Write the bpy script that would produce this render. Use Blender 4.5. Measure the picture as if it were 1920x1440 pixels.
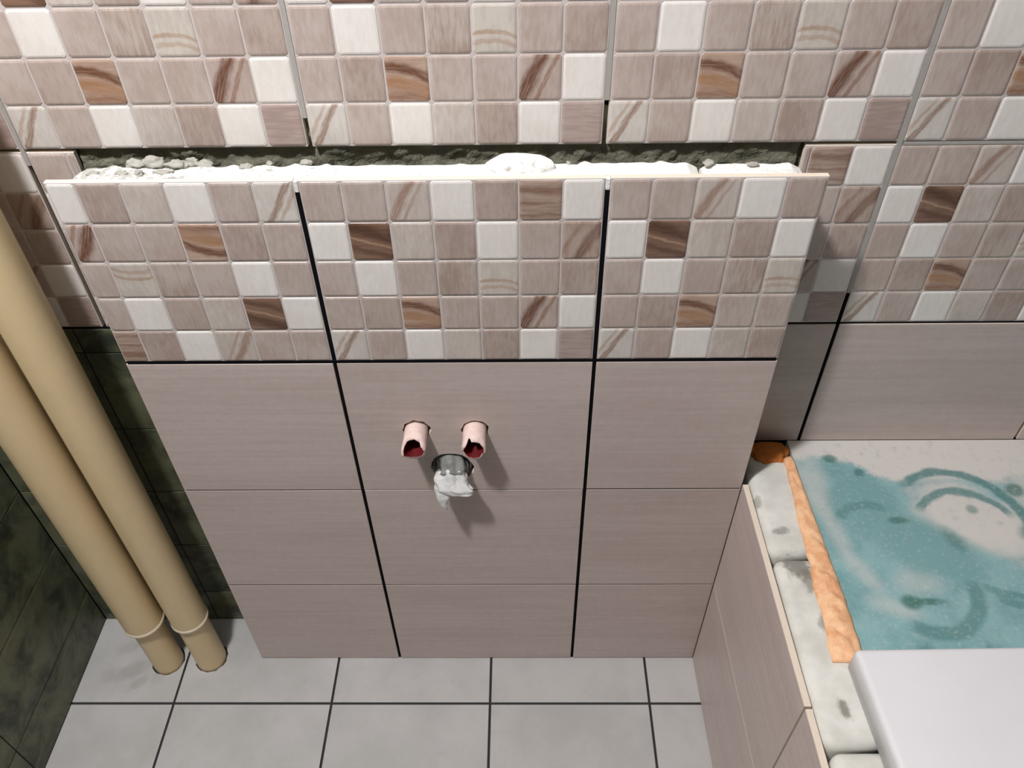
import bpy, bmesh, math, random
from mathutils import Vector, Matrix, noise
from mathutils.geometry import delaunay_2d_cdt

for o in list(bpy.data.objects):
    bpy.data.objects.remove(o)
scene = bpy.context.scene
C = scene.collection
random.seed(7)

# ------------------------------------------------------------------ camera
cam_d = bpy.data.cameras.new('camera')
cam = bpy.data.objects.new('camera', cam_d)
C.objects.link(cam)
cam_d.sensor_width = 36.0
cam_d.sensor_fit = 'HORIZONTAL'
cam_d.lens = 1510.03 / 1920 * 36
cam_d.clip_start = 0.01
R = ((0.99989053, 0.00640835, -0.01333677),
     (0.00525137, 0.68897794, 0.72476329),
     (-0.01383328, 0.72475398, -0.68886886))      # right, up, forward
cam.matrix_world = Matrix(((R[0][0], R[1][0], -R[2][0], 0.2395),
                           (R[0][1], R[1][1], -R[2][1], -0.7589),
                           (R[0][2], R[1][2], -R[2][2], 1.4484),
                           (0, 0, 0, 1)))
scene.camera = cam

# ------------------------------------------------------------------ light
LAMP = (-0.28, -0.60, 2.30)
ld = bpy.data.lights.new('ceiling_bulb', 'POINT')
ld.energy = 104
ld.color = (1.0, 0.975, 1.0)
ld.shadow_soft_size = 0.06
lamp = bpy.data.objects.new('ceiling_bulb', ld)
lamp.location = LAMP
C.objects.link(lamp)
world = bpy.data.worlds.new('world')
scene.world = world
world.use_nodes = True
world.node_tree.nodes['Background'].inputs[0].default_value = (0.9, 0.95, 1.0, 1)
world.node_tree.nodes['Background'].inputs[1].default_value = 0.006
scene.view_settings.view_transform = 'Standard'
scene.view_settings.look = 'None'
scene.view_settings.gamma = 1.0
scene.view_settings.use_curve_mapping = False
scene.view_settings.exposure = 0.0

# ------------------------------------------------------------------ constants
W, H = 0.33, 0.2556          # wall tile pitch
YB = 0.0849                  # glazed face of back wall tiles
YW = 0.101                   # bare wall behind them
XL = -0.6015                 # left wall
XR = 1.29                    # right wall
YF = -1.55                   # wall behind the camera
ZC = 2.5
BX0, BX1 = -0.2672, 0.5607   # boxing tile edges
ZT4 = 1.0175                 # bottom of the upper tile row on the back wall
ZT3 = 0.755                  # bottom of the mosaic row on the back wall
ZTUB = 0.522

# ------------------------------------------------------------------ materials
def srgb(r, g, b):
    f = lambda c: (c / 255 / 12.92) if c / 255 <= 0.04045 else ((c / 255 + 0.055) / 1.055) ** 2.4
    return (f(r), f(g), f(b), 1)

class Mat:
    def __init__(self, name, rough=0.5, spec=0.5):
        self.m = bpy.data.materials.new(name)
        self.m.use_nodes = True
        self.nt = self.m.node_tree
        self.b = self.nt.nodes['Principled BSDF']
        self.b.inputs['Roughness'].default_value = rough
        self.b.inputs['Specular IOR Level'].default_value = spec
        self._co = None
    def n(self, t, **k):
        x = self.nt.nodes.new(t)
        for a, v in k.items():
            setattr(x, a, v)
        return x
    def l(self, a, b):
        self.nt.links.new(a, b)
    def val(self, sock, v):
        if hasattr(v, 'is_output') or isinstance(v, bpy.types.NodeSocket):
            self.l(v, sock)
        else:
            sock.default_value = v
    def co(self):
        if self._co is None:
            self._co = self.n('ShaderNodeTexCoord').outputs['Object']
        return self._co
    def math(self, op, a, b=0.0, c=0.0, clamp=False):
        x = self.n('ShaderNodeMath', operation=op, use_clamp=clamp)
        self.val(x.inputs[0], a); self.val(x.inputs[1], b); self.val(x.inputs[2], c)
        return x.outputs[0]
    def xyz(self, v=None):
        s = self.n('ShaderNodeSeparateXYZ')
        self.l(v if v is not None else self.co(), s.inputs[0])
        return s.outputs
    def mapping(self, scale=(1, 1, 1), rot=(0, 0, 0), loc=(0, 0, 0), vec=None):
        x = self.n('ShaderNodeMapping')
        self.l(vec if vec is not None else self.co(), x.inputs[0])
        x.inputs['Scale'].default_value = scale
        x.inputs['Rotation'].default_value = rot
        x.inputs['Location'].default_value = loc
        return x.outputs[0]
    def rand_vec(self, k=3.0):
        """object coordinates shifted by a per-object random amount"""
        r = self.n('ShaderNodeObjectInfo').outputs['Random']
        m = self.n('ShaderNodeVectorMath', operation='MULTIPLY_ADD')
        cb = self.n('ShaderNodeCombineXYZ')
        self.l(r, cb.inputs[0]); self.l(r, cb.inputs[1]); self.l(r, cb.inputs[2])
        self.l(cb.outputs[0], m.inputs[0])
        m.inputs[1].default_value = (k, k * 1.7, k * 2.3)
        self.l(self.co(), m.inputs[2])
        return m.outputs[0]
    def noise(self, scale=5, detail=3, rough=0.5, vec=None, dist=0.0):
        x = self.n('ShaderNodeTexNoise')
        self.l(vec if vec is not None else self.co(), x.inputs['Vector'])
        x.inputs['Scale'].default_value = scale
        x.inputs['Detail'].default_value = detail
        x.inputs['Roughness'].default_value = rough
        x.inputs['Distortion'].default_value = dist
        return x.outputs['Fac']
    def smooth(self, v, a, b, lo=0.0, hi=1.0):
        x = self.n('ShaderNodeMapRange', interpolation_type='SMOOTHSTEP')
        self.val(x.inputs['Value'], v)
        x.inputs['From Min'].default_value = a
        x.inputs['From Max'].default_value = b
        x.inputs['To Min'].default_value = lo
        x.inputs['To Max'].default_value = hi
        return x.outputs['Result']
    def mix(self, f, a, b, mode='MIX'):
        x = self.n('ShaderNodeMix', data_type='RGBA', blend_type=mode)
        self.val(x.inputs[0], f)
        for s, v in ((x.inputs[6], a), (x.inputs[7], b)):
            self.val(s, v)
        return x.outputs[2]
    def bump(self, h, strength=0.3, dist=0.002):
        x = self.n('ShaderNodeBump')
        x.inputs['Strength'].default_value = strength
        x.inputs['Distance'].default_value = dist
        self.l(h, x.inputs['Height'])
        self.l(x.outputs[0], self.b.inputs['Normal'])
    def color(self, c):
        self.val(self.b.inputs['Base Color'], c)
        return self.m
    def ellipse(self, x, y, cx, cy, rx, ry, rot=0.0, soft=0.35, wob=None):
        """1 inside an ellipse lying in the plane of x, y"""
        dx = self.math('SUBTRACT', x, cx); dy = self.math('SUBTRACT', y, cy)
        c, s = math.cos(rot), math.sin(rot)
        u = self.math('DIVIDE', self.math('ADD', self.math('MULTIPLY', dx, c), self.math('MULTIPLY', dy, s)), rx)
        v = self.math('DIVIDE', self.math('SUBTRACT', self.math('MULTIPLY', dy, c), self.math('MULTIPLY', dx, s)), ry)
        d = self.math('SQRT', self.math('ADD', self.math('MULTIPLY', u, u), self.math('MULTIPLY', v, v)))
        if wob is not None:
            d = self.math('ADD', d, wob)
        return self.smooth(d, 1 - soft, 1 + soft, 1.0, 0.0)
    def ring(self, x, y, cx, cy, r, w, a0, a1, wob=None):
        """arc of a ring, between angles a0 and a1 (radians, soft ends)"""
        dx = self.math('SUBTRACT', x, cx); dy = self.math('SUBTRACT', y, cy)
        d = self.math('SQRT', self.math('ADD', self.math('MULTIPLY', dx, dx), self.math('MULTIPLY', dy, dy)))
        if wob is not None:
            d = self.math('ADD', d, wob)
        e = self.math('ABSOLUTE', self.math('SUBTRACT', d, r))
        m = self.smooth(e, w * 0.35, w, 1.0, 0.0)
        mid, half = (a0 + a1) / 2, (a1 - a0) / 2
        c, s = math.cos(mid), math.sin(mid)
        rx = self.math('ADD', self.math('MULTIPLY', dx, c), self.math('MULTIPLY', dy, s))
        ry = self.math('SUBTRACT', self.math('MULTIPLY', dy, c), self.math('MULTIPLY', dx, s))
        ang = self.math('ABSOLUTE', self.math('ARCTAN2', ry, rx))
        return self.math('MULTIPLY', m, self.smooth(ang, half * 0.75, half, 1.0, 0.0))

def plain(name, col, rough=0.6, spec=0.4, var=0.0, scale=30, bump=0.0, bscale=80, bd=0.002):
    M = Mat(name, rough, spec)
    c = srgb(*col)
    if var:
        d = tuple(max(0, x * (1 - var)) for x in c[:3]) + (1,)
        e = tuple(min(1, x * (1 + var)) for x in c[:3]) + (1,)
        M.color(M.mix(M.noise(scale, 4, 0.6), d, e))
    else:
        M.color(c)
    if bump:
        M.bump(M.noise(bscale, 5, 0.6), bump, bd)
    return M.m

MAT = {}
def wood_tile(name, a, b, rough=0.38):
    """beige glazed tile with a fine lengthwise grain"""
    M = Mat(name, rough, 0.4)
    v = M.rand_vec(5)
    g1 = M.noise(1.0, 5, 0.65, M.mapping((5, 5, 150), vec=v))
    g2 = M.noise(1.0, 3, 0.5, M.mapping((2.2, 2.2, 16), vec=v))
    g = M.math('ADD', M.math('MULTIPLY', g1, 0.6), M.math('MULTIPLY', g2, 0.4))
    M.color(M.mix(M.smooth(M.math('ADD', M.math('MULTIPLY', g, 0.75), M.math('MULTIPLY', M.noise(90, 3, 0.7, v), 0.25)), 0.34, 0.66), srgb(*a), srgb(*b)))
    M.bump(g1, 0.06, 0.0006)
    return M.m
MAT['plain'] = wood_tile('beige_wood_tile', (193, 177, 170), (208, 194, 188))
MAT['biscuit'] = plain('tile_biscuit', (226, 214, 196), 0.8, 0.2, 0.06, 60)
MAT['groove'] = plain('mosaic_groove', (204, 196, 192), 0.55, 0.3, 0.05, 90)

def cool(c, k=(0.88, 0.965, 1.05)):
    out = []
    for v, m in zip(srgb(*c)[:3], k):
        v = min(0.95, v * m)
        out.append(255 * (12.92 * v if v <= 0.0031308 else 1.055 * v ** (1 / 2.4) - 0.055))
    return tuple(out)

def square_mat(name, a, b, grain=0.0, gs=(230, 230, 60), streaks=(), rough=0.36):
    M = Mat(name, rough, 0.4)
    k = (1.0, 1.03, 1.08) if name.endswith('cream_white') else (0.88, 0.965, 1.05)
    a, b = cool(a, k), cool(b, k)
    v = M.rand_vec(2)
    g = M.noise(1.0, 5, 0.62, M.mapping(gs, (0, grain, 0), vec=v))
    lo = M.noise(22, 2, 0.5, v)
    col = M.mix(M.smooth(M.math('ADD', M.math('MULTIPLY', g, 0.6), M.math('MULTIPLY', lo, 0.4)), 0.36, 0.64), srgb(*a), srgb(*b))
    for (ang, off, wid, c, strength, curve) in streaks:
        x, y, z = M.xyz()
        cs, sn = math.cos(ang), math.sin(ang)
        al = M.math('ADD', M.math('MULTIPLY', x, cs), M.math('MULTIPLY', z, sn))      # along the vein
        ac = M.math('SUBTRACT', M.math('MULTIPLY', z, cs), M.math('MULTIPLY', x, sn))  # across it
        ac = M.math('ADD', ac, M.math('MULTIPLY', M.math('MULTIPLY', al, al), curve))
        wob = M.math('MULTIPLY', M.math('SUBTRACT', M.noise(1.0, 4, 0.6, M.mapping((45, 45, 45))), 0.5), 0.010)
        d = M.math('ABSOLUTE', M.math('SUBTRACT', M.math('ADD', ac, wob), off))
        f = M.smooth(d, wid * 0.25, wid, 1.0, 0.0)
        cb = M.n('ShaderNodeCombineXYZ')
        M.l(M.math('MULTIPLY', al, 30.0), cb.inputs[0]); M.l(M.math('MULTIPLY', ac, 420.0), cb.inputs[2])
        fine = M.noise(1.0, 3, 0.6, cb.outputs[0])
        f = M.math('MULTIPLY', f, M.smooth(fine, 0.30, 0.60, 0.45, 1.0))
        col = M.mix(M.math('MULTIPLY', f, strength), col, srgb(*c))
    M.color(col)
    M.bump(g, 0.10, 0.0005)
    return M.m

BR, BR2 = (193, 168, 152), (209, 188, 173)
DKB, DKB2, OCH = (132, 88, 60), (106, 64, 40), (164, 118, 78)
R45 = math.radians
SQ = {
 'b1': square_mat('square_beige_brown', BR, BR2, 0.0),
 'b2': square_mat('square_brown', (180, 154, 138), (200, 177, 161), 0.2),
 'bv': square_mat('square_upright_grain', (176, 150, 132), (207, 186, 170), 0.0, (260, 260, 40)),
 'bh': square_mat('square_level_grain', (176, 148, 134), (198, 174, 160), 0.0, (30, 30, 300)),
 'c':  square_mat('square_cream_beige', (204, 184, 168), (222, 204, 188), 0.3),
 'W':  square_mat('square_cream_white', (232, 224, 212), (240, 233, 223), 0.0),
 'S':  square_mat('square_light_vein', (203, 182, 166), (218, 200, 184), 0.3, streaks=(
        (R45(62), 0.008, 0.007, (150, 112, 88), 0.75, 0), (R45(62), -0.003, 0.003, (160, 124, 100), 0.5, 0))),
 'SD': square_mat('square_cream_vein', (218, 202, 186), (230, 216, 202), 0.3, streaks=(
        (R45(60), 0.002, 0.005, (140, 104, 78), 0.8, 0), (R45(60), 0.011, 0.003, (170, 132, 100), 0.55, 0))),
 'DH': square_mat('square_dark_level_grain', (170, 138, 118), (196, 168, 148), 0.0, (26, 26, 300), streaks=(
        (0, 0.012, 0.007, (120, 86, 64), 0.7, 0), (0, -0.003, 0.002, (124, 92, 70), 0.6, 0), (0, -0.017, 0.003, (110, 82, 64), 0.5, 0))),
 'DK': square_mat('square_dark_brown', (128, 94, 74), (150, 116, 94), 0.25, (26, 26, 300), streaks=(
        (R45(-16), 0.012, 0.012, (78, 52, 38), 0.85, 0), (R45(-16), -0.013, 0.006, (88, 60, 46), 0.7, 0),
        (R45(-16), -0.001, 0.002, (190, 158, 130), 0.6, 0))),
 'DD': square_mat('square_brown_slanting_vein', (178, 148, 130), (198, 172, 154), 0.3, streaks=(
        (R45(60), -0.006, 0.010, (112, 78, 58), 0.8, 4), (R45(60), 0.012, 0.004, (140, 104, 82), 0.5, 0))),
 'CS': square_mat('square_cream_swirl', (206, 188, 172), (222, 206, 188), 0.0, streaks=(
        (R45(-4), -0.002, 0.003, (168, 132, 100), 0.6, 9), (R45(-4), -0.011, 0.004, (172, 136, 106), 0.5, 9))),
 'DS': square_mat('square_dark_arched_vein', (184, 150, 128), (204, 172, 148), 0.0, (26, 26, 240), streaks=(
        (R45(-16), 0.010, 0.0085, DKB2, 0.92, 6), (R45(-12), -0.005, 0.010, OCH, 0.75, 6), (R45(-6), -0.018, 0.007, DKB, 0.65, 4))),
 'DG': square_mat('square_dark_slash', (188, 162, 146), (206, 182, 166), 0.3, streaks=(
        (R45(64), 0.009, 0.0105, DKB2, 0.95, 0), (R45(64), -0.006, 0.004, DKB, 0.7, 0))),
}
PATTERN = [
 ['b1', 'b1', 'S', 'W', 'b2', 'DH', 'W'],
 ['W', 'DK', 'c', 'b2', 'W', 'b1', 'DD'],
 ['b1', 'W', 'b1', 'bv', 'CS', 'b1', 'b2'],
 ['b1', 'b2', 'DS', 'b1', 'b1', 'DG', 'W'],
 ['SD', 'b1', 'W', 'c', 'b2', 'W', 'bh'],
]

def old_tile_mat():
    M = Mat('dark_green_old_tile', 0.42, 0.35)
    v = M.rand_vec(4)
    n1 = M.noise(14, 5, 0.65, v, 0.6)
    n2 = M.noise(45, 4, 0.6, v)
    c = M.mix(M.smooth(n1, 0.32, 0.68), srgb(54, 60, 50), srgb(110, 114, 90))
    c = M.mix(M.smooth(n2, 0.5, 0.8, 0, 0.5), c, srgb(118, 112, 66))
    M.color(c)
    M.bump(n2, 0.1, 0.001)
    return M.m
MAT['old'] = old_tile_mat()
MAT['old_edge'] = plain('old_tile_edge', (70, 68, 60), 0.8, 0.2)

def floor_mat():
    M = Mat('pale_floor_tile', 0.42, 0.4)
    v = M.rand_vec(6)
    c = M.mix(M.smooth(M.noise(9, 5, 0.6, v), 0.3, 0.7), srgb(178, 178, 175), srgb(192, 191, 189))
    c = M.mix(M.smooth(M.noise(70, 3, 0.7, v), 0.55, 0.8, 0, 0.35), c, srgb(168, 164, 154))
    M.color(c)
    return M.m
MAT['floor'] = floor_mat()
def stained_floor_mat():
    """same tile with damp grey smudges beside the pipes"""
    M = Mat('pale_floor_tile_smudged', 0.42, 0.4)
    x, y, z = M.xyz()
    wob = M.math('MULTIPLY', M.math('SUBTRACT', M.noise(60, 4, 0.6), 0.5), 1.6)
    c = M.mix(M.smooth(M.noise(9, 5, 0.6), 0.3, 0.7), srgb(178, 178, 175), srgb(192, 191, 189))
    for (cx, cy, rx, ry, rot, s) in ((-0.512, -0.026, 0.030, 0.014, 0.5, 0.45), (-0.490, -0.050, 0.022, 0.009, 0.7, 0.4),
                                     (-0.535, 0.022, 0.026, 0.012, 0.2, 0.3), (-0.456, -0.040, 0.014, 0.012, 0.2, 0.25),
                                     (-0.555, -0.035, 0.014, 0.012, 0.2, 0.25), (-0.505, 0.035, 0.016, 0.010, 0.4, 0.3)):
        c = M.mix(M.math('MULTIPLY', M.ellipse(x, y, cx, cy, rx, ry, rot, 0.5, wob), s), c, srgb(150, 148, 142))
    M.color(c)
    return M.m
MAT['floor_stain'] = stained_floor_mat()
MAT['floor_edge'] = plain('floor_tile_edge', (150, 146, 136), 0.8, 0.2)
MAT['mortar'] = plain('dark_floor_joint', (58, 60, 60), 0.95, 0.1, 0.3, 120)
MAT['cement'] = plain('grey_cement', (120, 120, 104), 0.95, 0.1, 0.55, 60, 0.8, 70, 0.008)
MAT['adhesive'] = plain('dark_tile_adhesive', (46, 46, 48), 0.95, 0.1, 0.3, 80)
MAT['grout'] = plain('grey_grout', (172, 169, 163), 0.85, 0.2, 0.12, 150)
MAT['paint'] = plain('white_wall_paint', (140, 138, 134), 0.9, 0.2, 0.03, 4)
MAT['darkpaint'] = plain('drab_wall_paint', (62, 61, 57), 0.9, 0.2, 0.05, 4)
def gypsum_mat():
    """white plaster, dusted grey where the mortar crumbs lie"""
    M = Mat('white_plaster', 0.9, 0.2)
    x, y, z = M.xyz()
    c = M.mix(M.smooth(M.noise(70, 4, 0.6), 0.3, 0.7), srgb(238, 238, 232), srgb(247, 247, 243))
    n = M.noise(110, 5, 0.7)
    dirt = M.math('MULTIPLY', M.smooth(M.math('ADD', n, M.math('MULTIPLY', x, -0.55)), 0.52, 0.68), 0.75)
    c = M.mix(dirt, c, srgb(150, 148, 140))
    M.color(c)
    M.bump(M.noise(160, 5, 0.6), 0.6, 0.003)
    return M.m
MAT['gypsum'] = gypsum_mat()
MAT['rubble'] = plain('mortar_rubble', (168, 167, 158), 0.95, 0.1, 0.35, 90, 0.6, 140, 0.002)
MAT['pipe'] = plain('cream_yellow_pipe', (230, 207, 162), 0.4, 0.45, 0.06, 18)
MAT['collar'] = plain('ivory_pipe_ring', (236, 222, 196), 0.4, 0.45)

def foam_mat():
    M = Mat('orange_foam', 0.85, 0.2)
    n = M.noise(60, 4, 0.6)
    M.color(M.mix(M.smooth(n, 0.3, 0.7), srgb(232, 172, 126), srgb(250, 206, 164)))
    M.bump(M.noise(130, 4, 0.6), 0.5, 0.003)
    return M.m
MAT['foam'] = foam_mat()
MAT['foam_shaded'] = plain('shaded_orange_foam', (196, 120, 56), 0.85, 0.2, 0.35, 60, 0.6, 110, 0.004)  # same foam, with the corner's shadow put into a darker colour

def block_mat():
    M = Mat('white_aerated_block', 0.95, 0.15)
    x, y, z = M.xyz()
    c = M.mix(M.smooth(M.noise(25, 5, 0.6), 0.3, 0.7), srgb(206, 206, 198), srgb(226, 226, 219))
    wob = M.math('MULTIPLY', M.math('SUBTRACT', M.noise(90, 4, 0.7), 0.5), 2.2)
    for (cx, cy, rx, ry, rot, s) in ((0.599, -0.084, 0.012, 0.006, 0.2, 0.6), (0.606, -0.142, 0.020, 0.016, -0.6, 0.75),
                                     (0.616, -0.165, 0.010, 0.016, 0.0, 0.6), (0.620, -0.228, 0.008, 0.012, 0.0, 0.6),
                                     (0.612, -0.338, 0.006, 0.011, 0.1, 0.75), (0.577, -0.030, 0.006, 0.010, 0.0, 0.5)):
        c = M.mix(M.math('MULTIPLY', M.ellipse(x, y, cx, cy, rx, ry, rot, 0.5, wob), s), c, srgb(112, 110, 100))
    M.color(c)
    M.bump(M.noise(220, 4, 0.7), 0.25, 0.001)
    return M.m
MAT['block'] = block_mat()

def teal_mat():
    M = Mat('dusty_teal_board', 0.7, 0.25)
    x, y, z = M.xyz()
    n = M.math('SUBTRACT', M.noise(28, 5, 0.65), 0.5)
    n2 = M.noise(110, 4, 0.7)
    wob = M.math('MULTIPLY', n, 0.9)
    wr = M.math('MULTIPLY', n, 0.016)
    teal, dark, deep, dust = srgb(124, 166, 168), srgb(90, 136, 134), srgb(74, 120, 110), srgb(216, 212, 206)
    c = M.mix(M.smooth(M.noise(16, 4, 0.6), 0.35, 0.65), srgb(122, 164, 168), srgb(142, 182, 184))
    c = M.mix(M.smooth(n2, 0.5, 0.78, 0, 0.6), c, srgb(168, 194, 188))
    # dusty back strip and dusty lens between the wiped arcs
    yy = M.math('ADD', y, M.math('MULTIPLY', n, 0.05))
    xx = M.math('SUBTRACT', x, 0.70)
    back = M.smooth(M.math('SUBTRACT', yy, M.math('MULTIPLY', M.smooth(xx, 0.0, 0.10, 1.0, 0.0), 0.045)), -0.004, 0.012)
    c = M.mix(back, c, dust)
    for e in ((0.870, -0.060, 0.075, 0.052, -0.5, 0.35, 0.95), (0.925, -0.09, 0.05, 0.05, 0, 0.4, 0.7), (0.985, -0.02, 0.05, 0.03, 0, 0.4, 0.7),
              (0.672, -0.08, 0.012, 0.045, 0.2, 0.7, 0.4), (0.690, -0.15, 0.012, 0.035, 0.5, 0.7, 0.4), (0.715, -0.205, 0.03, 0.012, -0.4, 0.7, 0.4), (0.665, 0.0, 0.02, 0.05, 0.0, 0.7, 0.5), (0.76, -0.165, 0.03, 0.02, 0.0, 0.7, 0.35)):
        c = M.mix(M.math('MULTIPLY', M.ellipse(x, y, *e[:6], wob), e[6]), c, dust)
    for e in ((0.730, -0.030, 0.050, 0.042, 0.1, 0.2, 0.95), (0.79, -0.115, 0.070, 0.045, -0.5, 0.3, 0.9)):
        c = M.mix(M.math('MULTIPLY', M.ellipse(x, y, *e[:6], wob), e[6]), c, teal)
    # wiped arcs
    for r in ((0.855, -0.070, 0.090, 0.011, -0.7, 2.5, 0.9), (0.862, -0.088, 0.072, 0.009, 0.3, 2.7, 0.85),
              (0.725, -0.092, 0.052, 0.010, 0.9, 2.6, 0.6), (0.765, -0.180, 0.062, 0.014, -2.4, 0.35, 0.75),
              (0.775, -0.235, 0.05, 0.014, -2.9, -0.3, 0.6), (0.90, -0.075, 0.115, 0.008, -2.2, -1.2, 0.55), (0.93, -0.09, 0.125, 0.008, -2.3, -1.3, 0.6)):
        c = M.mix(M.math('MULTIPLY', M.ring(x, y, *r[:6], wr), r[6]), c, dark)
    for e in ((0.738, -0.197, 0.013, 0.010, 0, 0.5, 0.9), (0.762, -0.196, 0.020, 0.005, 0, 0.5, 0.85), (0.702, 0.048, 0.011, 0.008, 0, 0.4, 0.8),
              (0.765, -0.067, 0.014, 0.006, 0, 0.5, 0.8), (0.738, 0.020, 0.008, 0.008, 0, 0.4, 0.7), (0.951, -0.014, 0.014, 0.012, 0, 0.4, 0.8),
              (0.945, -0.09, 0.02, 0.014, 0, 0.5, 0.8), (0.876, -0.048, 0.008, 0.008, 0, 0.5, 0.6), (0.83, -0.1, 0.01, 0.02, 0.3, 0.6, 0.5)):
        c = M.mix(M.math('MULTIPLY', M.ellipse(x, y, *e[:6], wob), e[6]), c, deep)
    # loose dust over everything
    sp = M.noise(190, 4, 0.75)
    c = M.mix(M.smooth(sp, 0.52, 0.75, 0, 0.45), c, srgb(205, 214, 208))
    c = M.mix(M.smooth(M.noise(60, 5, 0.75), 0.52, 0.74, 0, 0.4), c, srgb(138, 156, 150))
    M.color(c)
    M.bump(n2, 0.2, 0.001)
    return M.m
MAT['teal'] = teal_mat()
MAT['white'] = plain('white_panel', (226, 226, 229), 0.5, 0.3, 0.045, 14)
MAT['pink'] = plain('pink_pipe_plastic', (228, 204, 196), 0.6, 0.4, 0.22, 120)
MAT['red'] = plain('red_pipe_bore', (104, 26, 30), 0.5, 0.4, 0.4, 140)
MAT['drain'] = plain('grey_drain_plastic', (110, 112, 110), 0.5, 0.4, 0.1, 60)

def bag_mat():
    M = Mat('milky_plastic_film', 0.3, 0.5)
    n = M.noise(70, 4, 0.6)
    M.color(M.mix(M.smooth(n, 0.3, 0.7), srgb(236, 238, 236), srgb(248, 248, 246)))
    M.bump(M.noise(110, 3, 0.6, dist=0.8), 0.5, 0.003)
    nt = M.nt
    out = nt.nodes['Material Output']
    tl = M.n('ShaderNodeBsdfTranslucent'); tl.inputs[0].default_value = srgb(225, 226, 224)
    tp = M.n('ShaderNodeBsdfTransparent')
    m1 = M.n('ShaderNodeMixShader'); m1.inputs[0].default_value = 0.2
    m2 = M.n('ShaderNodeMixShader'); m2.inputs[0].default_value = 0.07
    M.l(M.b.outputs[0], m1.inputs[1]); M.l(tl.outputs[0], m1.inputs[2])
    M.l(m1.outputs[0], m2.inputs[1]); M.l(tp.outputs[0], m2.inputs[2])
    M.l(m2.outputs[0], out.inputs[0])
    return M.m
MAT['bag'] = bag_mat()
MAT['bagwad'] = plain('grey_film_wad', (132, 134, 130), 0.5, 0.4, 0.2, 70, 0.6, 90, 0.004)

# ------------------------------------------------------------------ object helpers
def link(name, me, parent=None, loc=None, rot=None):
    o = bpy.data.objects.new(name, me)
    C.objects.link(o)
    if parent is not None:
        o.parent = parent
    if loc is not None:
        o.location = loc
    if rot is not None:
        o.rotation_euler = rot
    return o
def tag(o, label, cat, group=None, kind=None):
    o['label'] = label; o['category'] = cat
    if group: o['group'] = group
    if kind: o['kind'] = kind
    return o
def to_mesh(bm, name, mats, smooth=False):
    bmesh.ops.recalc_face_normals(bm, faces=bm.faces[:])
    me = bpy.data.meshes.new(name)
    bm.to_mesh(me); bm.free()
    for m in mats:
        me.materials.append(m)
    if smooth:
        for p in me.polygons:
            p.use_smooth = True
    return me
def box_bm(x0, x1, y0, y1, z0, z1, bevel=0.0, seg=2):
    x0, x1 = min(x0, x1), max(x0, x1)
    y0, y1 = min(y0, y1), max(y0, y1)
    bm = bmesh.new()
    bmesh.ops.create_cube(bm, size=1)
    for v in bm.verts:
        v.co = Vector((x0 + (v.co.x + .5) * (x1 - x0), y0 + (v.co.y + .5) * (y1 - y0), z0 + (v.co.z + .5) * (z1 - z0)))
    if bevel:
        bmesh.ops.bevel(bm, geom=bm.edges[:], offset=bevel, segments=seg, profile=0.5, affect='EDGES')
    return bm

_tile_cache = {}
def tile_mesh(x0, x1, z0, z1, t, front, edge, ch=0.0007, chw=0.0010):
    """glazed tile: front at y=-t looking to -y, softened front rim"""
    key = (round(x0, 4), round(x1, 4), round(z0, 4), round(z1, 4), t, front.name, edge.name)
    if key in _tile_cache:
        return _tile_cache[key]
    bm = bmesh.new()
    rings = []
    for ins, y in ((0, 0), (0, -t + ch), (chw * 0.3, -t + ch * 0.3), (chw, -t)):
        rings.append([bm.verts.new((x, y, z)) for x, z in ((x0 + ins, z0 + ins), (x1 - ins, z0 + ins), (x1 - ins, z1 - ins), (x0 + ins, z1 - ins))])
    for k in range(3):
        for i in range(4):
            f = bm.faces.new((rings[k][i], rings[k][(i + 1) % 4], rings[k + 1][(i + 1) % 4], rings[k + 1][i]))
            f.material_index = 1 if k == 0 else 0
    bm.faces.new(rings[3])
    f = bm.faces.new(rings[0][::-1]); f.material_index = 1
    me = to_mesh(bm, 'tile', [front, edge])
    _tile_cache[key] = me
    return me

_sq_cache = {}
def square_mesh(cls, x0, x1, z0, z1):
    key = (cls, round(x0, 4), round(x1, 4), round(z0, 4), round(z1, 4))
    if key in _sq_cache:
        return _sq_cache[key]
    bm = bmesh.new()
    c = min(0.0022, (x1 - x0) * 0.3, (z1 - z0) * 0.3)
    rings = []
    for ins, y in ((0, 0.0), (0.0005, -0.0006), (0.0026, -0.0011)):
        ins = min(ins, (x1 - x0) * 0.2)
        a, b, d, e = x0 + ins, x1 - ins, z0 + ins, z1 - ins
        rings.append([bm.verts.new((x, y, z)) for x, z in ((a + c, d), (b - c, d), (b, d + c), (b, e - c), (b - c, e), (a + c, e), (a, e - c), (a, d + c))])
    for k in range(2):
        for i in range(8):
            bm.faces.new((rings[k][i], rings[k][(i + 1) % 8], rings[k + 1][(i + 1) % 8], rings[k + 1][i]))
    bm.faces.new(rings[2])
    me = to_mesh(bm, 'mosaic_square', [SQ[cls]])
    _sq_cache[key] = me
    return me

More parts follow.
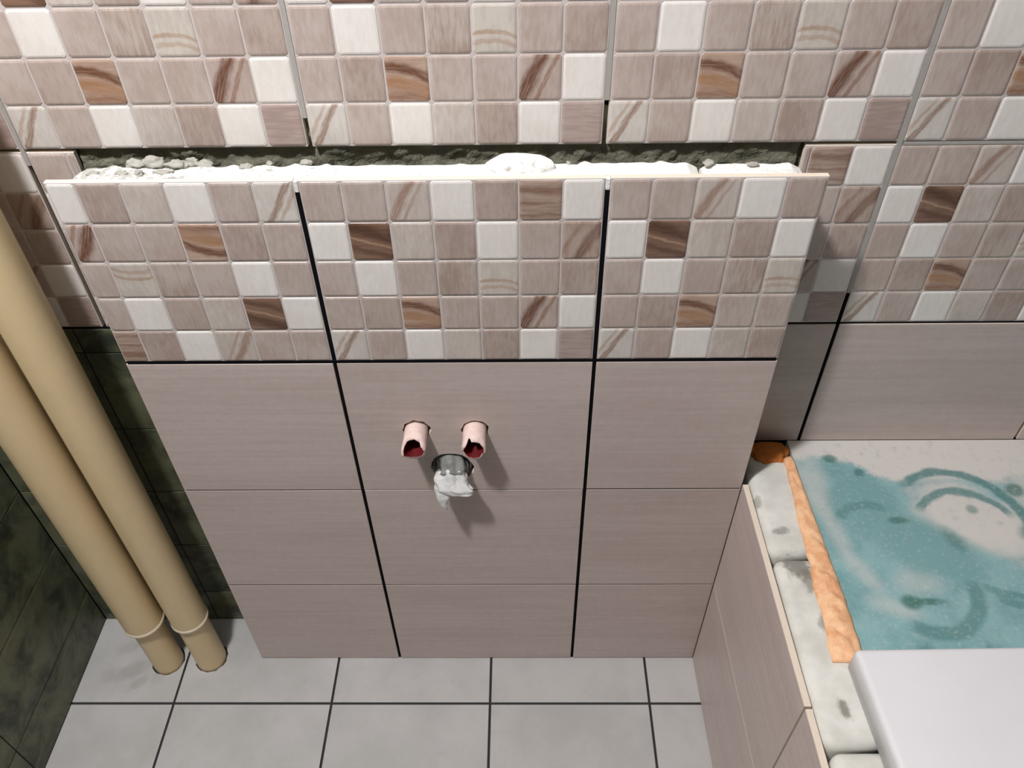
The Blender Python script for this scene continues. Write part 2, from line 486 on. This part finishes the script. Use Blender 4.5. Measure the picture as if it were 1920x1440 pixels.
TT = 0.0085                     # tile thickness
def mosaic_tile(parent, gx, gz, clip, yface, hz=H, flip=False, t=TT):
    """printed relief mosaic tile whose grid cell starts at gx, gz; clip = (x0, x1, z0, z1) actually laid"""
    x0, x1, z0, z1 = clip
    body_t = t - 0.0014
    o = link('mosaic_tile', tile_mesh(x0 - gx, x1 - gx, z0 - gz, z1 - gz, body_t, MAT['groove'], MAT['biscuit']), parent,
             (gx, yface + t, gz))
    cw, ch = W / 7, hz / 5
    g = 0.0010
    for r in range(5):
        for c in range(7):
            cx, cz = gx + (c + .5) * cw, gz + hz - (r + .5) * ch
            a, b = max(cx - cw / 2 + g, x0 + 0.0014), min(cx + cw / 2 - g, x1 - 0.0014)
            d, e = max(cz - ch / 2 + g, z0 + 0.0014), min(cz + ch / 2 - g, z1 - 0.0014)
            if b - a < 0.004 or e - d < 0.004:
                continue
            if flip:
                cls = PATTERN[4 - r][6 - c]
                me = square_mesh(cls, cx - b, cx - a, cz - e, cz - d)
                rot = (0, math.pi, 0)
            else:
                cls = PATTERN[r][c]
                me = square_mesh(cls, a - cx, b - cx, d - cz, e - cz)
                rot = None
            link('mosaic_square', me, o, (cx - gx, -body_t, cz - gz), rot)
    return o
def wall_tile(parent, x0, x1, z0, z1, yface, front=None, edge=None, t=TT, name='wall_tile'):
    cx, cz = (x0 + x1) / 2, (z0 + z1) / 2
    return link(name, tile_mesh(x0 - cx, x1 - cx, z0 - cz, z1 - cz, t, front or MAT['plain'], edge or MAT['biscuit']), parent, (cx, yface + t, cz))

def plate_with_holes(outline, holes, t, mats, name, flat='xz'):
    """flat plate with holes cut through; front at -t (xz) or +t (xy), back at 0"""
    pts = [Vector(p) for p in outline]
    edges = [(i, (i + 1) % len(outline)) for i in range(len(outline))]
    for h in holes:
        b = len(pts)
        pts += [Vector(p) for p in h]
        edges += [(b + i, b + (i + 1) % len(h)) for i in range(len(h))]
    vs, es, fs, ov, oe, of = delaunay_2d_cdt(pts, edges, [], 1, 1e-6)
    def inside(p, poly):
        r = False
        for i in range(len(poly)):
            (xa, ya), (xb, yb) = poly[i], poly[(i + 1) % len(poly)]
            if (ya > p[1]) != (yb > p[1]) and p[0] < (xb - xa) * (p[1] - ya) / (yb - ya) + xa:
                r = not r
        return r
    bm = bmesh.new()
    if flat == 'xz':
        A = [bm.verts.new((v[0], -t, v[1])) for v in vs]; B = [bm.verts.new((v[0], 0, v[1])) for v in vs]
    else:
        A = [bm.verts.new((v[0], v[1], t)) for v in vs]; B = [bm.verts.new((v[0], v[1], 0)) for v in vs]
    cnt = {}
    for f in fs:
        c = sum((vs[i] for i in f), Vector((0, 0))) / len(f)
        if not inside(c, outline) or any(inside(c, h) for h in holes):
            continue
        bm.faces.new([A[i] for i in f]); bb = bm.faces.new([B[i] for i in reversed(f)]); bb.material_index = 1
        for i in range(len(f)):
            e = (f[i], f[(i + 1) % len(f)])
            k = tuple(sorted(e))
            cnt[k] = None if k in cnt else e
    for e in cnt.values():
        if e:
            s = bm.faces.new((A[e[0]], B[e[0]], B[e[1]], A[e[1]])); s.material_index = 1
    return to_mesh(bm, name, mats)
def circle_pts(cx, cy, r, n=20, jit=0.0, seed=0):
    rn = random.Random(seed)
    return [(cx + (r + rn.uniform(-jit, jit)) * math.cos(2 * math.pi * i / n), cy + (r + rn.uniform(-jit, jit)) * math.sin(2 * math.pi * i / n)) for i in range(n)]

def loft(rings, closed=True, cap0=True, cap1=True):
    bm = bmesh.new()
    V = [[bm.verts.new(p) for p in r] for r in rings]
    n = len(rings[0])
    for k in range(len(V) - 1):
        for i in range(n if closed else n - 1):
            bm.faces.new((V[k][i], V[k][(i + 1) % n], V[k + 1][(i + 1) % n], V[k + 1][i]))
    if cap0: bm.faces.new(V[0][::-1])
    if cap1: bm.faces.new(V[-1])
    return bm

def grid_bm(x0, x1, y0, y1, nx, ny, fz):
    """height field with skirt-free top"""
    bm = bmesh.new()
    V = [[bm.verts.new((x0 + (x1 - x0) * i / nx, y0 + (y1 - y0) * j / ny, 0)) for j in range(ny + 1)] for i in range(nx + 1)]
    for r in V:
        for v in r:
            v.co.z = fz(v.co.x, v.co.y)
    for i in range(nx):
        for j in range(ny):
            bm.faces.new((V[i][j], V[i + 1][j], V[i + 1][j + 1], V[i][j + 1]))
    return bm, V
def nz(x, y, z=0.0, s=1.0):
    return noise.noise(Vector((x * s, y * s, z * s)))

# ================================================================== the room
def struct(name, me, label, cat):
    return tag(link(name, me), label, cat, kind='structure')

# floor ------------------------------------------------------------
FX0, FW, FY1 = -0.1177, 0.2932, -0.0890
floor = struct('floor', to_mesh(box_bm(XL - .05, XR + .05, YF - .05, YW + .05, -0.06, -0.0035), 'floor_base', [MAT['mortar']]),
               'pale grey square floor tiles with dark open joints', 'floor')
ft = 0.0075
J = 0.0022
PIPES = [(-0.4466, -0.004, 0.0275, 0.0345), (-0.3653, 0.0015, 0.0275, 0.0315)]
xs = [FX0 + i * FW for i in range(-2, 3)]
ys = [FY1 - i * FW for i in range(0, 5)] + [FY1 + FW]
ys.sort()
for i in range(-2, 3):
    for j in range(-5, 1):
        x0, x1 = FX0 + i * FW + J, FX0 + (i + 1) * FW - J
        y0, y1 = FY1 + j * FW + J, FY1 + (j + 1) * FW - J
        x0, x1, y0, y1 = max(x0, XL), min(x1, 0.66), max(y0, YF), min(y1, YB)
        if x1 - x0 < 0.01 or y1 - y0 < 0.01:
            continue
        holes = [circle_pts(p[0], p[1], p[2] + 0.0028, 24, 0.0012, k) for k, p in enumerate(PIPES) if x0 < p[0] < x1 and y0 < p[1] < y1]
        holes = [[(min(max(a, x0 + .001), x1 - .001), b) for a, b in h] for h in holes]
        if holes:
            m = MAT['floor_stain'] if i == -2 else MAT['floor']
            me = plate_with_holes([(x0, y0), (x1, y0), (x1, y1), (x0, y1)], holes, ft, [m, MAT['floor_edge']], 'floor_tile', 'xy')
            link('floor_tile', me, floor, (0, 0, -ft))
        else:
            cx, cy = (x0 + x1) / 2, (y0 + y1) / 2
            me = tile_mesh(x0 - cx, x1 - cx, -(y1 - cy), -(y0 - cy), ft, MAT['floor'], MAT['floor_edge'], 0.0006, 0.001)
            link('floor_tile', me, floor, (cx, cy, -ft), (-math.pi / 2, 0, 0))

# back wall ----------------------------------------------------------
wall_back = struct('wall_back', to_mesh(box_bm(XL - .05, XR + .05, YW, YW + .08, -0.06, ZC), 'bare_wall', [MAT['cement']]),
                   'back wall with beige mosaic tiles above plain tiles', 'wall')
gv = 0.0026                     # half of a vertical joint
GX = [-0.66, -0.33, 0.0, 0.332, 0.664, 0.995]
for k, gx in enumerate(GX):
    x0, x1 = max(gx + gv, XL), min((GX[k + 1] if k + 1 < len(GX) else gx + W) - gv, XR)
    for rz in range(0, 3):      # mosaic rows above the ledge line
        z0 = ZT4 + rz * (H + 0.003)
        mosaic_tile(wall_back, gx, z0, (x0, x1, z0, z0 + H), YB)
    # mosaic row beside the boxing, cut short where the boxing stands
    spans = []
    if gx < -0.3 and x1 < BX0:
        spans = [(x0, x1)]
    elif gx == -0.33:
        spans = [(x0, -0.2725)]
    elif gx > 0.3 and x0 < 0.56 < x1:
        spans = [(0.5600, x1)]
    elif gx > 0.6:
        spans = [(x0, x1)]
    for a, b in spans:
        zt = ZT4 - 0.0042
        mosaic_tile(wall_back, gx, ZT3 + 0.0015, (a, b, ZT3 + 0.0015, zt), YB, hz=zt - ZT3 - 0.0015)
        if gx > 0.3:
            wall_tile(wall_back, a, b, ZTUB + 0.0015, ZT3 - 0.0015, YB)
# dark 15 cm tiles left over in the niche beside the boxing
OZ = [0.0, 0.0997, 0.2525, 0.4034, 0.5548, 0.7101, ZT3 - 0.0015]
ox = [XL, -0.525, -0.375, -0.225]
for a, b in zip(OZ[:-1], OZ[1:]):
    for c, d in zip(ox[:-1], ox[1:]):
        wall_tile(wall_back, c + .001, d - .001, a + .001, b - .001, YB, MAT['old'], MAT['old_edge'], name='old_tile')
# grout in the finished joints
def grout(x0, x1, z0, z1):
    link('grout_line', to_mesh(box_bm(x0, x1, YB + 0.0008, YW, z0, z1), 'grout_line', [MAT['grout']]), wall_back)
top = ZT4 + 3 * (H + .003)
for gx, z0 in ((-0.33, ZT4 - .02), (0.0, 1.052), (0.332, 1.069), (0.664, 0.806), (0.995, ZT3)):
    grout(gx - gv, gx + gv, z0, top)
for rz in (1, 2):
    z = ZT4 + rz * (H + .003)
    grout(XL, XR, z - 0.003, z)
grout(0.668, XR, ZT4 - 0.0042, ZT4 - 0.001)
# rough dark mortar strip seen in the slot behind the boxing
def rough(x, y):
    return 0.008 + 0.009 * nz(x, y, 1.3, 50) + 0.007 * nz(x, y, 5.1, 120)
bm, V = grid_bm(-0.27, 0.556, 0.93, 1.06, 150, 26, rough)
for v in bm.verts:
    v.co = Vector((v.co.x, YW - max(0.0008, v.co.z * 0.75), v.co.y))
link('rough_mortar', to_mesh(bm, 'rough_mortar', [MAT['cement']], True), wall_back)

# left wall, the two walls out of view and the ceiling ----------------
wall_left = struct('wall_left', to_mesh(box_bm(XL - .09, XL - .009, YF - .05, YW + .05, -0.06, ZC), 'left_wall', [MAT['darkpaint']]),
                   'left wall with dark green old square tiles', 'wall')
lz = [0.0, 0.1020, 0.2540, 0.4050, 0.5560, 0.7110, 0.862, 1.013, 1.164]
ly = [YB, -0.217, -0.519, -0.821, -1.123, -1.425, YF]
for a, b in zip(lz[:-1], lz[1:]):
    for c, d in zip(ly[:-1], ly[1:]):
        w, h = c - d, b - a
        me = tile_mesh(-w / 2 + .001, w / 2 - .001, -h / 2 + .001, h / 2 - .001, 0.0085, MAT['old'], MAT['old_edge'])
        link('old_tile', me, wall_left, (XL - 0.0085, (c + d) / 2, (a + b) / 2), (0, 0, math.pi / 2))
struct('wall_right', to_mesh(box_bm(XR, XR + .08, YF - .05, YW + .05, -0.06, ZC), 'right_wall', [MAT['darkpaint']]),
       'plain painted wall on the far side of the bath', 'wall')
struct('wall_front', to_mesh(box_bm(XL - .09, XR + .08, YF - .13, YF - .05, -0.06, ZC), 'front_wall', [MAT['darkpaint']]),
       'plain painted wall behind the viewer', 'wall')
struct('ceiling', to_mesh(box_bm(XL - .09, XR + .08, YF - .13, YW + .08, ZC, ZC + .08), 'ceiling_slab', [MAT['paint']]),
       'plain white painted ceiling', 'ceiling')

# ================================================================== boxing (half wall)
boxing = tag(link('tiled_half_wall', None), 'half-height boxed wall of beige mosaic and plain tiles standing before the back wall', 'half wall')
HOLES = [(0.0928, 0.6400, 0.0192), (0.1735, 0.6405, 0.0190), (0.1370, 0.5620, 0.0305)]
hp = [circle_pts(x, z, r, 18, 0.0016, 20 + k) for k, (x, z, r) in enumerate(HOLES)]
zr = [0.0015, H, 2 * H, 3 * H, 4 * H]
cols = [(BX0, -0.0024, -W), (0.0026, W - 0.0026, 0.0), (W + 0.0026, BX1, W)]
for k, (x0, x1, gx) in enumerate(cols):
    mosaic_tile(boxing, gx, 3 * H + 0.0014, (x0, x1, 3 * H + 0.0014, 4 * H), 0.0, hz=H - 0.0014, flip=(k == 0))
    for r in range(3):
        z0, z1 = zr[r] + 0.0007, zr[r + 1] - (0.0024 if r == 2 else 0.0012)
        if k == 1 and r == 2:
            me = plate_with_holes([(x0, z0), (x1, z0), (x1, z1), (x0, z1)], hp, TT, [MAT['plain'], MAT['biscuit']], 'wall_tile')
            link('wall_tile', me, boxing, (0, TT, 0))
        else:
            wall_tile(boxing, x0, x1, z0, z1, 0.0)
hp2 = [circle_pts(x, z, r + 0.004, 16) for (x, z, r) in HOLES]
me = plate_with_holes([(BX0 + .02, 0.002), (BX1 - .012, 0.002), (BX1 - .012, 4 * H - .02), (BX0 + .02, 4 * H - .02)], hp2, 0.0025,
                      [MAT['adhesive'], MAT['adhesive']], 'adhesive_bed')
link('adhesive_bed', me, boxing, (0, TT + 0.0025, 0))
me = plate_with_holes([(-0.236, 0.0), (0.536, 0.0), (0.536, 0.985), (-0.236, 0.985)], hp2, 0.032, [MAT['gypsum'], MAT['gypsum']], 'core_board')
link('core_board', me, boxing, (0, TT + 0.0025 + 0.032, 0))
# rough white plaster capping on the core, in two lengths
def cap(x0, x1, seed, base, amp, left_ragged):
    def fz(x, y):
        a = amp * (0.7 + 1.5 * max(0.0, min(1.0, (0.03 - x) / 0.12)) if seed == 0 else 0.9)
        e = min(x - x0, x1 - x)
        z = base + a * (nz(x, y, seed, 45) + 0.6 * nz(x, y, seed + 4, 120))
        if y > 0.036:
            z -= 0.006 * (y - 0.036) / 0.009 * (1 + nz(x, 0, seed, 60))
        if e < 0.012:
            z -= (0.012 - e) * 0.5 * (1 if left_ragged else 0.4)
        return min(z, 4 * H + 0.0045)
    nx = max(20, int((x1 - x0) / 0.004))
    bm, V = grid_bm(x0, x1, 0.0090, 0.0455, nx, 10, fz)
    n = len(V)
    for i in range(n):          # ragged back rim
        V[i][-1].co.y += 0.004 * nz(V[i][-1].co.x, 0, seed + 9, 70)
    low = 0.985
    rim = [V[i][0] for i in range(n)] + [V[-1][j] for j in range(1, 11)] + [V[i][-1] for i in range(n - 2, -1, -1)] + [V[0][j] for j in range(9, 0, -1)]
    dn = [bm.verts.new((v.co.x, v.co.y, low)) for v in rim]
    m = len(rim)
    for i in range(m):
        bm.faces.new((rim[i], rim[(i + 1) % m], dn[(i + 1) % m], dn[i]))
    bm.faces.new(dn)
    return to_mesh(bm, 'plaster_cap', [MAT['gypsum']])
link('plaster_cap', cap(-0.246, 0.4285, 0, 4 * H - 0.0012, 0.0016, True), boxing)
link('plaster_cap', cap(0.4340, 0.5400, 3, 4 * H - 0.0030, 0.0018, True), boxing)
# near-black strips standing in for the shade inside the open joints
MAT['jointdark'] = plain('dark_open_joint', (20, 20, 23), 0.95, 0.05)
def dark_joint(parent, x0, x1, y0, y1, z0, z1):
    link('joint_shade', to_mesh(box_bm(x0, x1, y0, y1, z0, z1), 'joint_shade', [MAT['jointdark']]), parent)
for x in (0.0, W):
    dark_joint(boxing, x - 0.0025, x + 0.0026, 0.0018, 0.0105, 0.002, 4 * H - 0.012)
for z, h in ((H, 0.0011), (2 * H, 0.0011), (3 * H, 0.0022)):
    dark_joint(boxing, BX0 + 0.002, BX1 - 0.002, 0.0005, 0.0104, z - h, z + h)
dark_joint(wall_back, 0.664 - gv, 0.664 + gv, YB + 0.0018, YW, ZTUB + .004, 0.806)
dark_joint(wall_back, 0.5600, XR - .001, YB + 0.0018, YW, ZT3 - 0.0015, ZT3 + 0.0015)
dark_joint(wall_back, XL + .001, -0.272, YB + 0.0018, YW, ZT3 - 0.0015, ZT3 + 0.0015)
# white filler in the top of the open joints
for x in (0.0, W):
    bm = box_bm(x - 0.0024, x + 0.0024, 0.0012, 0.008, 4 * H - 0.014, 4 * H - 0.0005, 0.0008)
    link('joint_filler', to_mesh(bm, 'joint_filler', [MAT['gypsum']]), boxing)

# plaster mound and rubble lying on the ledge
def lump(name, loc, size, seed, mat, sub=3, flat=0.5, rough_amp=0.35):
    bm = bmesh.new()
    bmesh.ops.create_icosphere(bm, subdivisions=sub, radius=1)
    for v in bm.verts:
        d = v.co.normalized()
        k = 1 + rough_amp * noise.noise(d * 1.6 + Vector((seed * 3.1, seed, 0))) + rough_amp * 0.5 * noise.noise(d * 4 + Vector((0, seed * 2.3, seed)))
        v.co = Vector((d.x * size[0] * k, d.y * size[1] * k, d.z * size[2] * k))
    zmin = min(v.co.z for v in bm.verts)
    for v in bm.verts:
        if v.co.z < zmin * flat:
            v.co.z = zmin * flat
        v.co.z -= zmin * flat
    return link(name, to_mesh(bm, name, [mat], True), None, loc)
LZ = 4 * H - 0.0010
tag(lump('plaster_mound', (0.2380, 0.0290, LZ - 0.002), (0.037, 0.017, 0.0135), 3, MAT['gypsum'], 4, 0.15, 0.12),
    'smooth white plaster mound on the ledge of the tiled half wall', 'plaster')
rub = [(-0.182, 0.038, .011, .007, .008, 'grey mortar crumb at the left start of the rubble on the ledge'),
       (-0.163, 0.041, .013, .008, .010, 'tallest grey mortar crumb at the left of the ledge rubble'),
       (-0.136, 0.037, .013, .007, .008, 'rounded grey mortar crumb in the middle of the ledge rubble'),
       (-0.120, 0.042, .008, .006, .009, 'small upright mortar crumb beside the rounded one on the ledge'),
       (-0.106, 0.039, .010, .006, .007, 'pale mortar crumb at the right end of the main ledge rubble'),
       (-0.222, 0.022, .007, .005, .004, 'flat pale crumb nearest the left end of the plaster ledge'),
       (-0.190, 0.021, .007, .004, .004, 'flat pale crumb lying in front of the left ledge rubble'),
       (-0.172, 0.021, .005, .004, .005, 'tiny crumb in front of the tallest mortar crumb'),
       (-0.146, 0.022, .012, .005, .004, 'long flat mortar flake in front of the rounded crumb'),
       (-0.060, 0.034, .008, .005, .004, 'lone flat mortar flake between rubble and the left tile joint'),
       (-0.035, 0.040, .004, .003, .004, 'bright white fleck close to the left tile joint on the ledge'),
       (0.005, 0.041, .008, .005, .005, 'dark speckled crumb at the ledge rim above the left tile joint'),
       (0.290, 0.036, .003, .003, .003, 'tiny grey grain just right of the white plaster mound'),
       (0.487, 0.030, .006, .004, .003, 'small grey crumb on the short right length of ledge plaster'),
       (0.440, 0.034, .006, .006, .004, 'grey crumb in the break between the two ledge plaster lengths')]
for k, (x, y, a, b, c, lab) in enumerate(rub):
    tag(lump('mortar_crumb', (x, y, LZ - 0.0008), (a * .95, b * .85, c * .62), 11 + k, MAT['rubble'], 3, 0.4, 0.6), lab, 'rubble', 'mortar crumbs on the ledge')

# ================================================================== riser pipes
def tube_bm(r, z0, z1, n=40, cap=True):
    rings = [[(r * math.cos(2 * math.pi * i / n), r * math.sin(2 * math.pi * i / n), z) for i in range(n)] for z in (z0, z1)]
    return loft(rings, True, cap, cap)
for (x, y, r0, r1), zc, lab in ((PIPES[0], 0.150, 'cream vertical riser pipe nearest the dark left wall'),
                                (PIPES[1], 0.150, 'cream vertical riser pipe beside the tiled half wall')):
    p = tag(link('riser_pipe', None, None, (x, y, 0)), lab, 'pipe', 'riser pipes in the corner')
    link('lower_tube', to_mesh(tube_bm(r0, -0.003, zc + 0.02, 40, False), 'lower_tube', [MAT['pipe']], True), p)
    link('upper_tube', to_mesh(tube_bm(r1, zc, ZC, 40, False), 'upper_tube', [MAT['pipe']], True), p)
    n = 40
    prof = ((r0, zc - 0.004), (r1 + 0.0004, zc - 0.004), (r1 + 0.0016, zc - 0.0015), (r1 + 0.0016, zc + 0.0015), (r1, zc + 0.004))
    rings = [[(r * math.cos(2 * math.pi * i / n), r * math.sin(2 * math.pi * i / n), z) for i in range(n)] for r, z in prof]
    link('collar', to_mesh(loft(rings, True, False, False), 'collar', [MAT['collar']], True), p)
# ================================================================== pipe stubs
def stub(x, z, L, seed, notch, lab):
    o = tag(link('pipe_stub', None, None, (x, 0, z)), lab, 'pipe', 'torn pipe stubs in the half wall')
    n = 36
    ro, ri = 0.0160, 0.0126
    rn = random.Random(seed)
    def end(a):
        e = L + 0.0012 * math.sin(a * 2 + seed) + rn.uniform(-.0008, .0008)
        for (na, nw, nd) in notch:
            d = abs((a - na + math.pi) % (2 * math.pi) - math.pi)
            if d < nw:
                e -= nd * (1 - (d / nw) ** 10)
        return e
    ends = [end(2 * math.pi * i / n) for i in range(n)]
    def ring(r, f, flare=1.0):
        return [(r * flare * math.cos(2 * math.pi * i / n), 0.040 - (0.040 + ends[i]) * f, r * flare * math.sin(2 * math.pi * i / n)) for i in range(n)]
    bm = loft([ring(ro, 0), ring(ro, .5), ring(ro, .8, 1.01), ring(ro, 1, 1.05), ring(ri, 1, 1.08)], True, False, False)
    link('sleeve', to_mesh(bm, 'sleeve', [MAT['pink']], True), o)
    bm = loft([ring(ri, 1, 1.08), ring(ri, .8, 1.02), ring(ri, .45), [(0.3 * px, py, 0.3 * pz) for px, py, pz in ring(ri, .42)]], True, False, True)
    link('bore', to_mesh(bm, 'bore', [MAT['red']], True), o)
PI = math.pi
stub(0.0915, 0.6375, 0.0360, 1, ((PI / 2, 0.85, 0.007), (PI * 1.1, 0.22, -0.004), (2.55, 0.12, 0.004)), 'left torn pink pipe stub poking from the plain tile')
stub(0.1725, 0.6385, 0.0370, 4, ((PI / 2, 0.8, 0.004), (2.0, 0.14, 0.008), (PI * 1.8, 0.2, 0.004)), 'right torn pink pipe stub poking from the plain tile')

# drain with a plastic bag stuffed in it
dr = tag(link('drain_pipe', None, None, (0.137, 0, 0.562)), 'grey drain pipe end in the larger hole below the stubs', 'pipe')
n = 36
rg = lambda r, y: [(r * math.cos(2 * PI * i / n), y, r * math.sin(2 * PI * i / n)) for i in range(n)]
link('pipe_wall', to_mesh(loft([rg(.0275, .042), rg(.0275, .004), rg(.0255, .004), rg(.0245, .042)], True, False, True), 'pipe_wall', [MAT['drain']], True), dr)

bag = tag(link('plastic_bag', None, None, (0.137, 0, 0.562)), 'crumpled milky plastic bag hanging out of the drain hole', 'bag')
def crumple(path, name, mat, amp, seed, n=40, pleats=7):
    rings = []
    # resample the path smoothly
    P = []
    for k in range(len(path) - 1):
        for s in range(6):
            t = s / 6; t2 = t * t * (3 - 2 * t)
            P.append([a + (b - a) * (t if q < 3 else t2) for q, (a, b) in enumerate(zip(path[k], path[k + 1]))])
    P.append(list(path[-1]))
    for k, (x, y, z, rx, rz, tilt) in enumerate(P):
        ring = []
        for i in range(n):
            a = 2 * PI * i / n
            q = Vector((math.cos(a) * 1.3, math.sin(a) * 1.3, k * 0.11 + seed * 5))
            w = 1 + amp * noise.noise(q) + amp * 0.55 * noise.noise(q * 2.6) + amp * 0.35 * math.sin(pleats * a + k * 0.12 + seed)
            u, v = rx * w * math.cos(a), rz * w * math.sin(a)
            # ring lies between the xz plane (tilt 0) and the xy plane (tilt 90)
            ring.append((x + u, y + v * math.sin(tilt) * -1, z + v * math.cos(tilt)))
        rings.append(ring)
    return to_mesh(loft(rings), name, [mat], True)
# wad in the hole, main fold, hanging tip (offsets from the hole centre)
link('wad', crumple([(0, .030, 0, .020, .020, 0), (0, .006, 0.000, .0235, .0240, 0), (0.001, -.006, .001, .0230, .0230, .2), (0.001, -.016, -.001, .018, .017, .4), (0.001, -.022, -.003, .004, .004, .4)],
                    'wad', MAT['bagwad'], 0.20, 1), bag)
link('fold', crumple([(-.002, .000, .004, .012, .008, .3), (-.003, -.012, .001, .0215, .015, .5), (-.001, -.022, -.006, .0235, .011, .9), (.003, -.030, -.013, .0250, .0085, 1.2), (.010, -.033, -.020, .0190, .006, 1.3), (.019, -.034, -.022, .010, .003, 1.4), (.027, -.034, -.020, .001, .001, 1.4)],
                     'fold', MAT['bag'], 0.26, 2), bag)
link('hanging_tip', crumple([(-.012, -.016, -.004, .008, .007, .8), (-.014, -.026, -.014, .0105, .0065, 1.2), (-.014, -.033, -.027, .0095, .005, 1.4), (-.013, -.036, -.041, .0055, .0030, 1.5), (-.010, -.037, -.052, .0012, .0012, 1.5)],
                            'hanging_tip', MAT['bag'], 0.24, 3), bag)

# ================================================================== bath surround
sur = tag(link('bath_surround', None), 'tiled bath side with white aerated block rim', 'bath surround')
SK = 0.016                       # the side leaves the half wall at a slight angle
ang = -math.pi / 2
ytiles = [(-0.0012, -0.3340), (-0.3372, -0.6680), (-0.6712, -1.0020), (-1.0052, -1.3360), (-1.3392, -1.5460)]
for (a, b) in ytiles:
    for (z0, z1) in ((0.0015, H - 0.0006), (H + 0.0006, ZTUB)):
        w, h = a - b, z1 - z0
        me = tile_mesh(-w / 2, w / 2, -h / 2, h / 2, TT, MAT['plain'], MAT['biscuit'])
        ym = (a + b) / 2
        link('wall_tile', me, sur, (BX1 + TT - SK * ym, ym, (z0 + z1) / 2), (0, 0, ang + SK * 1.0))
def block(y0, y1, x0, x1, seed, zt=ZTUB):
    bm = box_bm(x0, x1, y0, y1, 0.002, zt, 0.0)
    es = [e for e in bm.edges if all(v.co.z > zt - .001 for v in e.verts)] + [e for e in bm.edges if all(v.co.x < x0 + .001 for v in e.verts) and abs(e.verts[0].co.z - e.verts[1].co.z) > .1]
    bmesh.ops.bevel(bm, geom=es, offset=0.014, segments=5, profile=0.5, affect='EDGES')
    for v in bm.verts:
        v.co += Vector((noise.noise(v.co * 30 + Vector((seed, 0, 0))), noise.noise(v.co * 30 + Vector((0, seed, 9))), 0)) * 0.0012
    link('aerated_block', to_mesh(bm, 'aerated_block', [MAT['block']], True), sur)
block(0.080, -0.1225, 0.5735, 0.6440, 1)
block(-0.1265, -0.3800, 0.5775, 0.6440, 2)
block(-0.3835, -0.6800, 0.5815, 0.6440, 3)
block(-0.6835, -0.9800, 0.5830, 0.6440, 4)
block(-0.9835, -1.2800, 0.5870, 0.6440, 5)
block(-1.2835, -1.5400, 0.5910, 0.6440, 6)

# orange foam between blocks and board
def foam_strip():
    ys_ = [0.046 - 0.326 * k / 80 for k in range(81)]
    rings = []
    for y in ys_:
        t = (0.046 - y) / 0.326
        xl = 0.632 - 0.018 * t + 0.0025 * nz(y, 1, 0, 60) + 0.0022 * nz(y, 2, 0, 20)
        xr = 0.6465 + 0.0085 * min(1, t * 1.4) + 0.0012 * nz(y, 7, 0, 70)
        hh = 0.0055 + 0.0022 * nz(y, 4, 0, 40)
        ring = []
        for i in range(15):
            u = i / 14
            x = xl + (xr - xl) * u
            z = ZTUB + 0.0008 + (hh + 0.001) * (math.sin(PI * u) ** 0.45) + 0.0042 * nz(x, y, 3, 75) * math.sin(PI * u) + 0.002 * nz(x, y, 8, 170) * math.sin(PI * u)
            ring.append((x, y, z))
        ring += [(xr, y, ZTUB + 0.0006), (xl, y, ZTUB + 0.0006)]
        rings.append(ring)
    return to_mesh(loft(rings), 'foam_strip', [MAT['foam']], True)
tag(link('foam_strip', foam_strip()), 'orange expanding foam strip between white blocks and teal board', 'foam')
bm = bmesh.new()
bmesh.ops.create_icosphere(bm, subdivisions=4, radius=1)
for v in bm.verts:
    d = v.co.normalized()
    k = 1 + 0.22 * noise.noise(d * 2.2) + 0.12 * noise.noise(d * 5)
    v.co = Vector((d.x * 0.030 * k, d.y * 0.021 * k, d.z * 0.015 * k))
tag(link('foam_lump', to_mesh(bm, 'foam_lump', [MAT['foam_shaded']], True), None, (0.6120, 0.0600, ZTUB - 0.002)),
    'orange foam lump coloured as in shade, in the corner behind the half wall', 'foam')

# teal board and white panel over the bath
bm = bmesh.new()
out = [(0.6465, 0.0850), (XR - 0.01, 0.0850), (XR - 0.01, -0.33), (0.6575, -0.33), (0.6550, -0.26), (0.6535, -0.17)]
lo = [bm.verts.new((x, y, ZTUB - 0.0125)) for x, y in out]
hi = [bm.verts.new((x, y, ZTUB + 0.0005)) for x, y in out]
bm.faces.new(hi); bm.faces.new(lo[::-1])
for i in range(len(out)):
    bm.faces.new((lo[i], lo[(i + 1) % len(out)], hi[(i + 1) % len(out)], hi[i]))
tag(link('cover_board', to_mesh(bm, 'cover_board', [MAT['teal']])), 'dusty teal board with wiped swirls laid over the bath', 'board')
bm = bmesh.new()
out = [(0.6300, -0.2810), (XR - 0.012, -0.2700), (XR - 0.012, -1.52), (0.690, -1.52)]
lo = [bm.verts.new((x, y, ZTUB + 0.0012)) for x, y in out]
hi = [bm.verts.new((x, y, 0.560)) for x, y in out]
bm.faces.new(hi); bm.faces.new(lo[::-1])
for i in range(4):
    bm.faces.new((lo[i], lo[(i + 1) % 4], hi[(i + 1) % 4], hi[i]))
bmesh.ops.bevel(bm, geom=[e for e in bm.edges if any(v.co.z > 0.55 for v in e.verts)], offset=0.007, segments=4, profile=0.5, affect='EDGES')
tag(link('white_panel', to_mesh(bm, 'white_panel', [MAT['white']], True)), 'thick white panel lying across the near half of the bath', 'panel')
# bath body carrying the board
bm = box_bm(0.668, XR - 0.015, -1.53, 0.080, 0.0, ZTUB - 0.013, 0.0)
top_f = [f for f in bm.faces if all(v.co.z > 0.4 for v in f.verts)]
r_ = bmesh.ops.inset_region(bm, faces=top_f, thickness=0.06)
for v in top_f[0].verts:
    v.co.z = 0.12
link('tub_body', to_mesh(bm, 'tub_body', [MAT['white']]), sur)
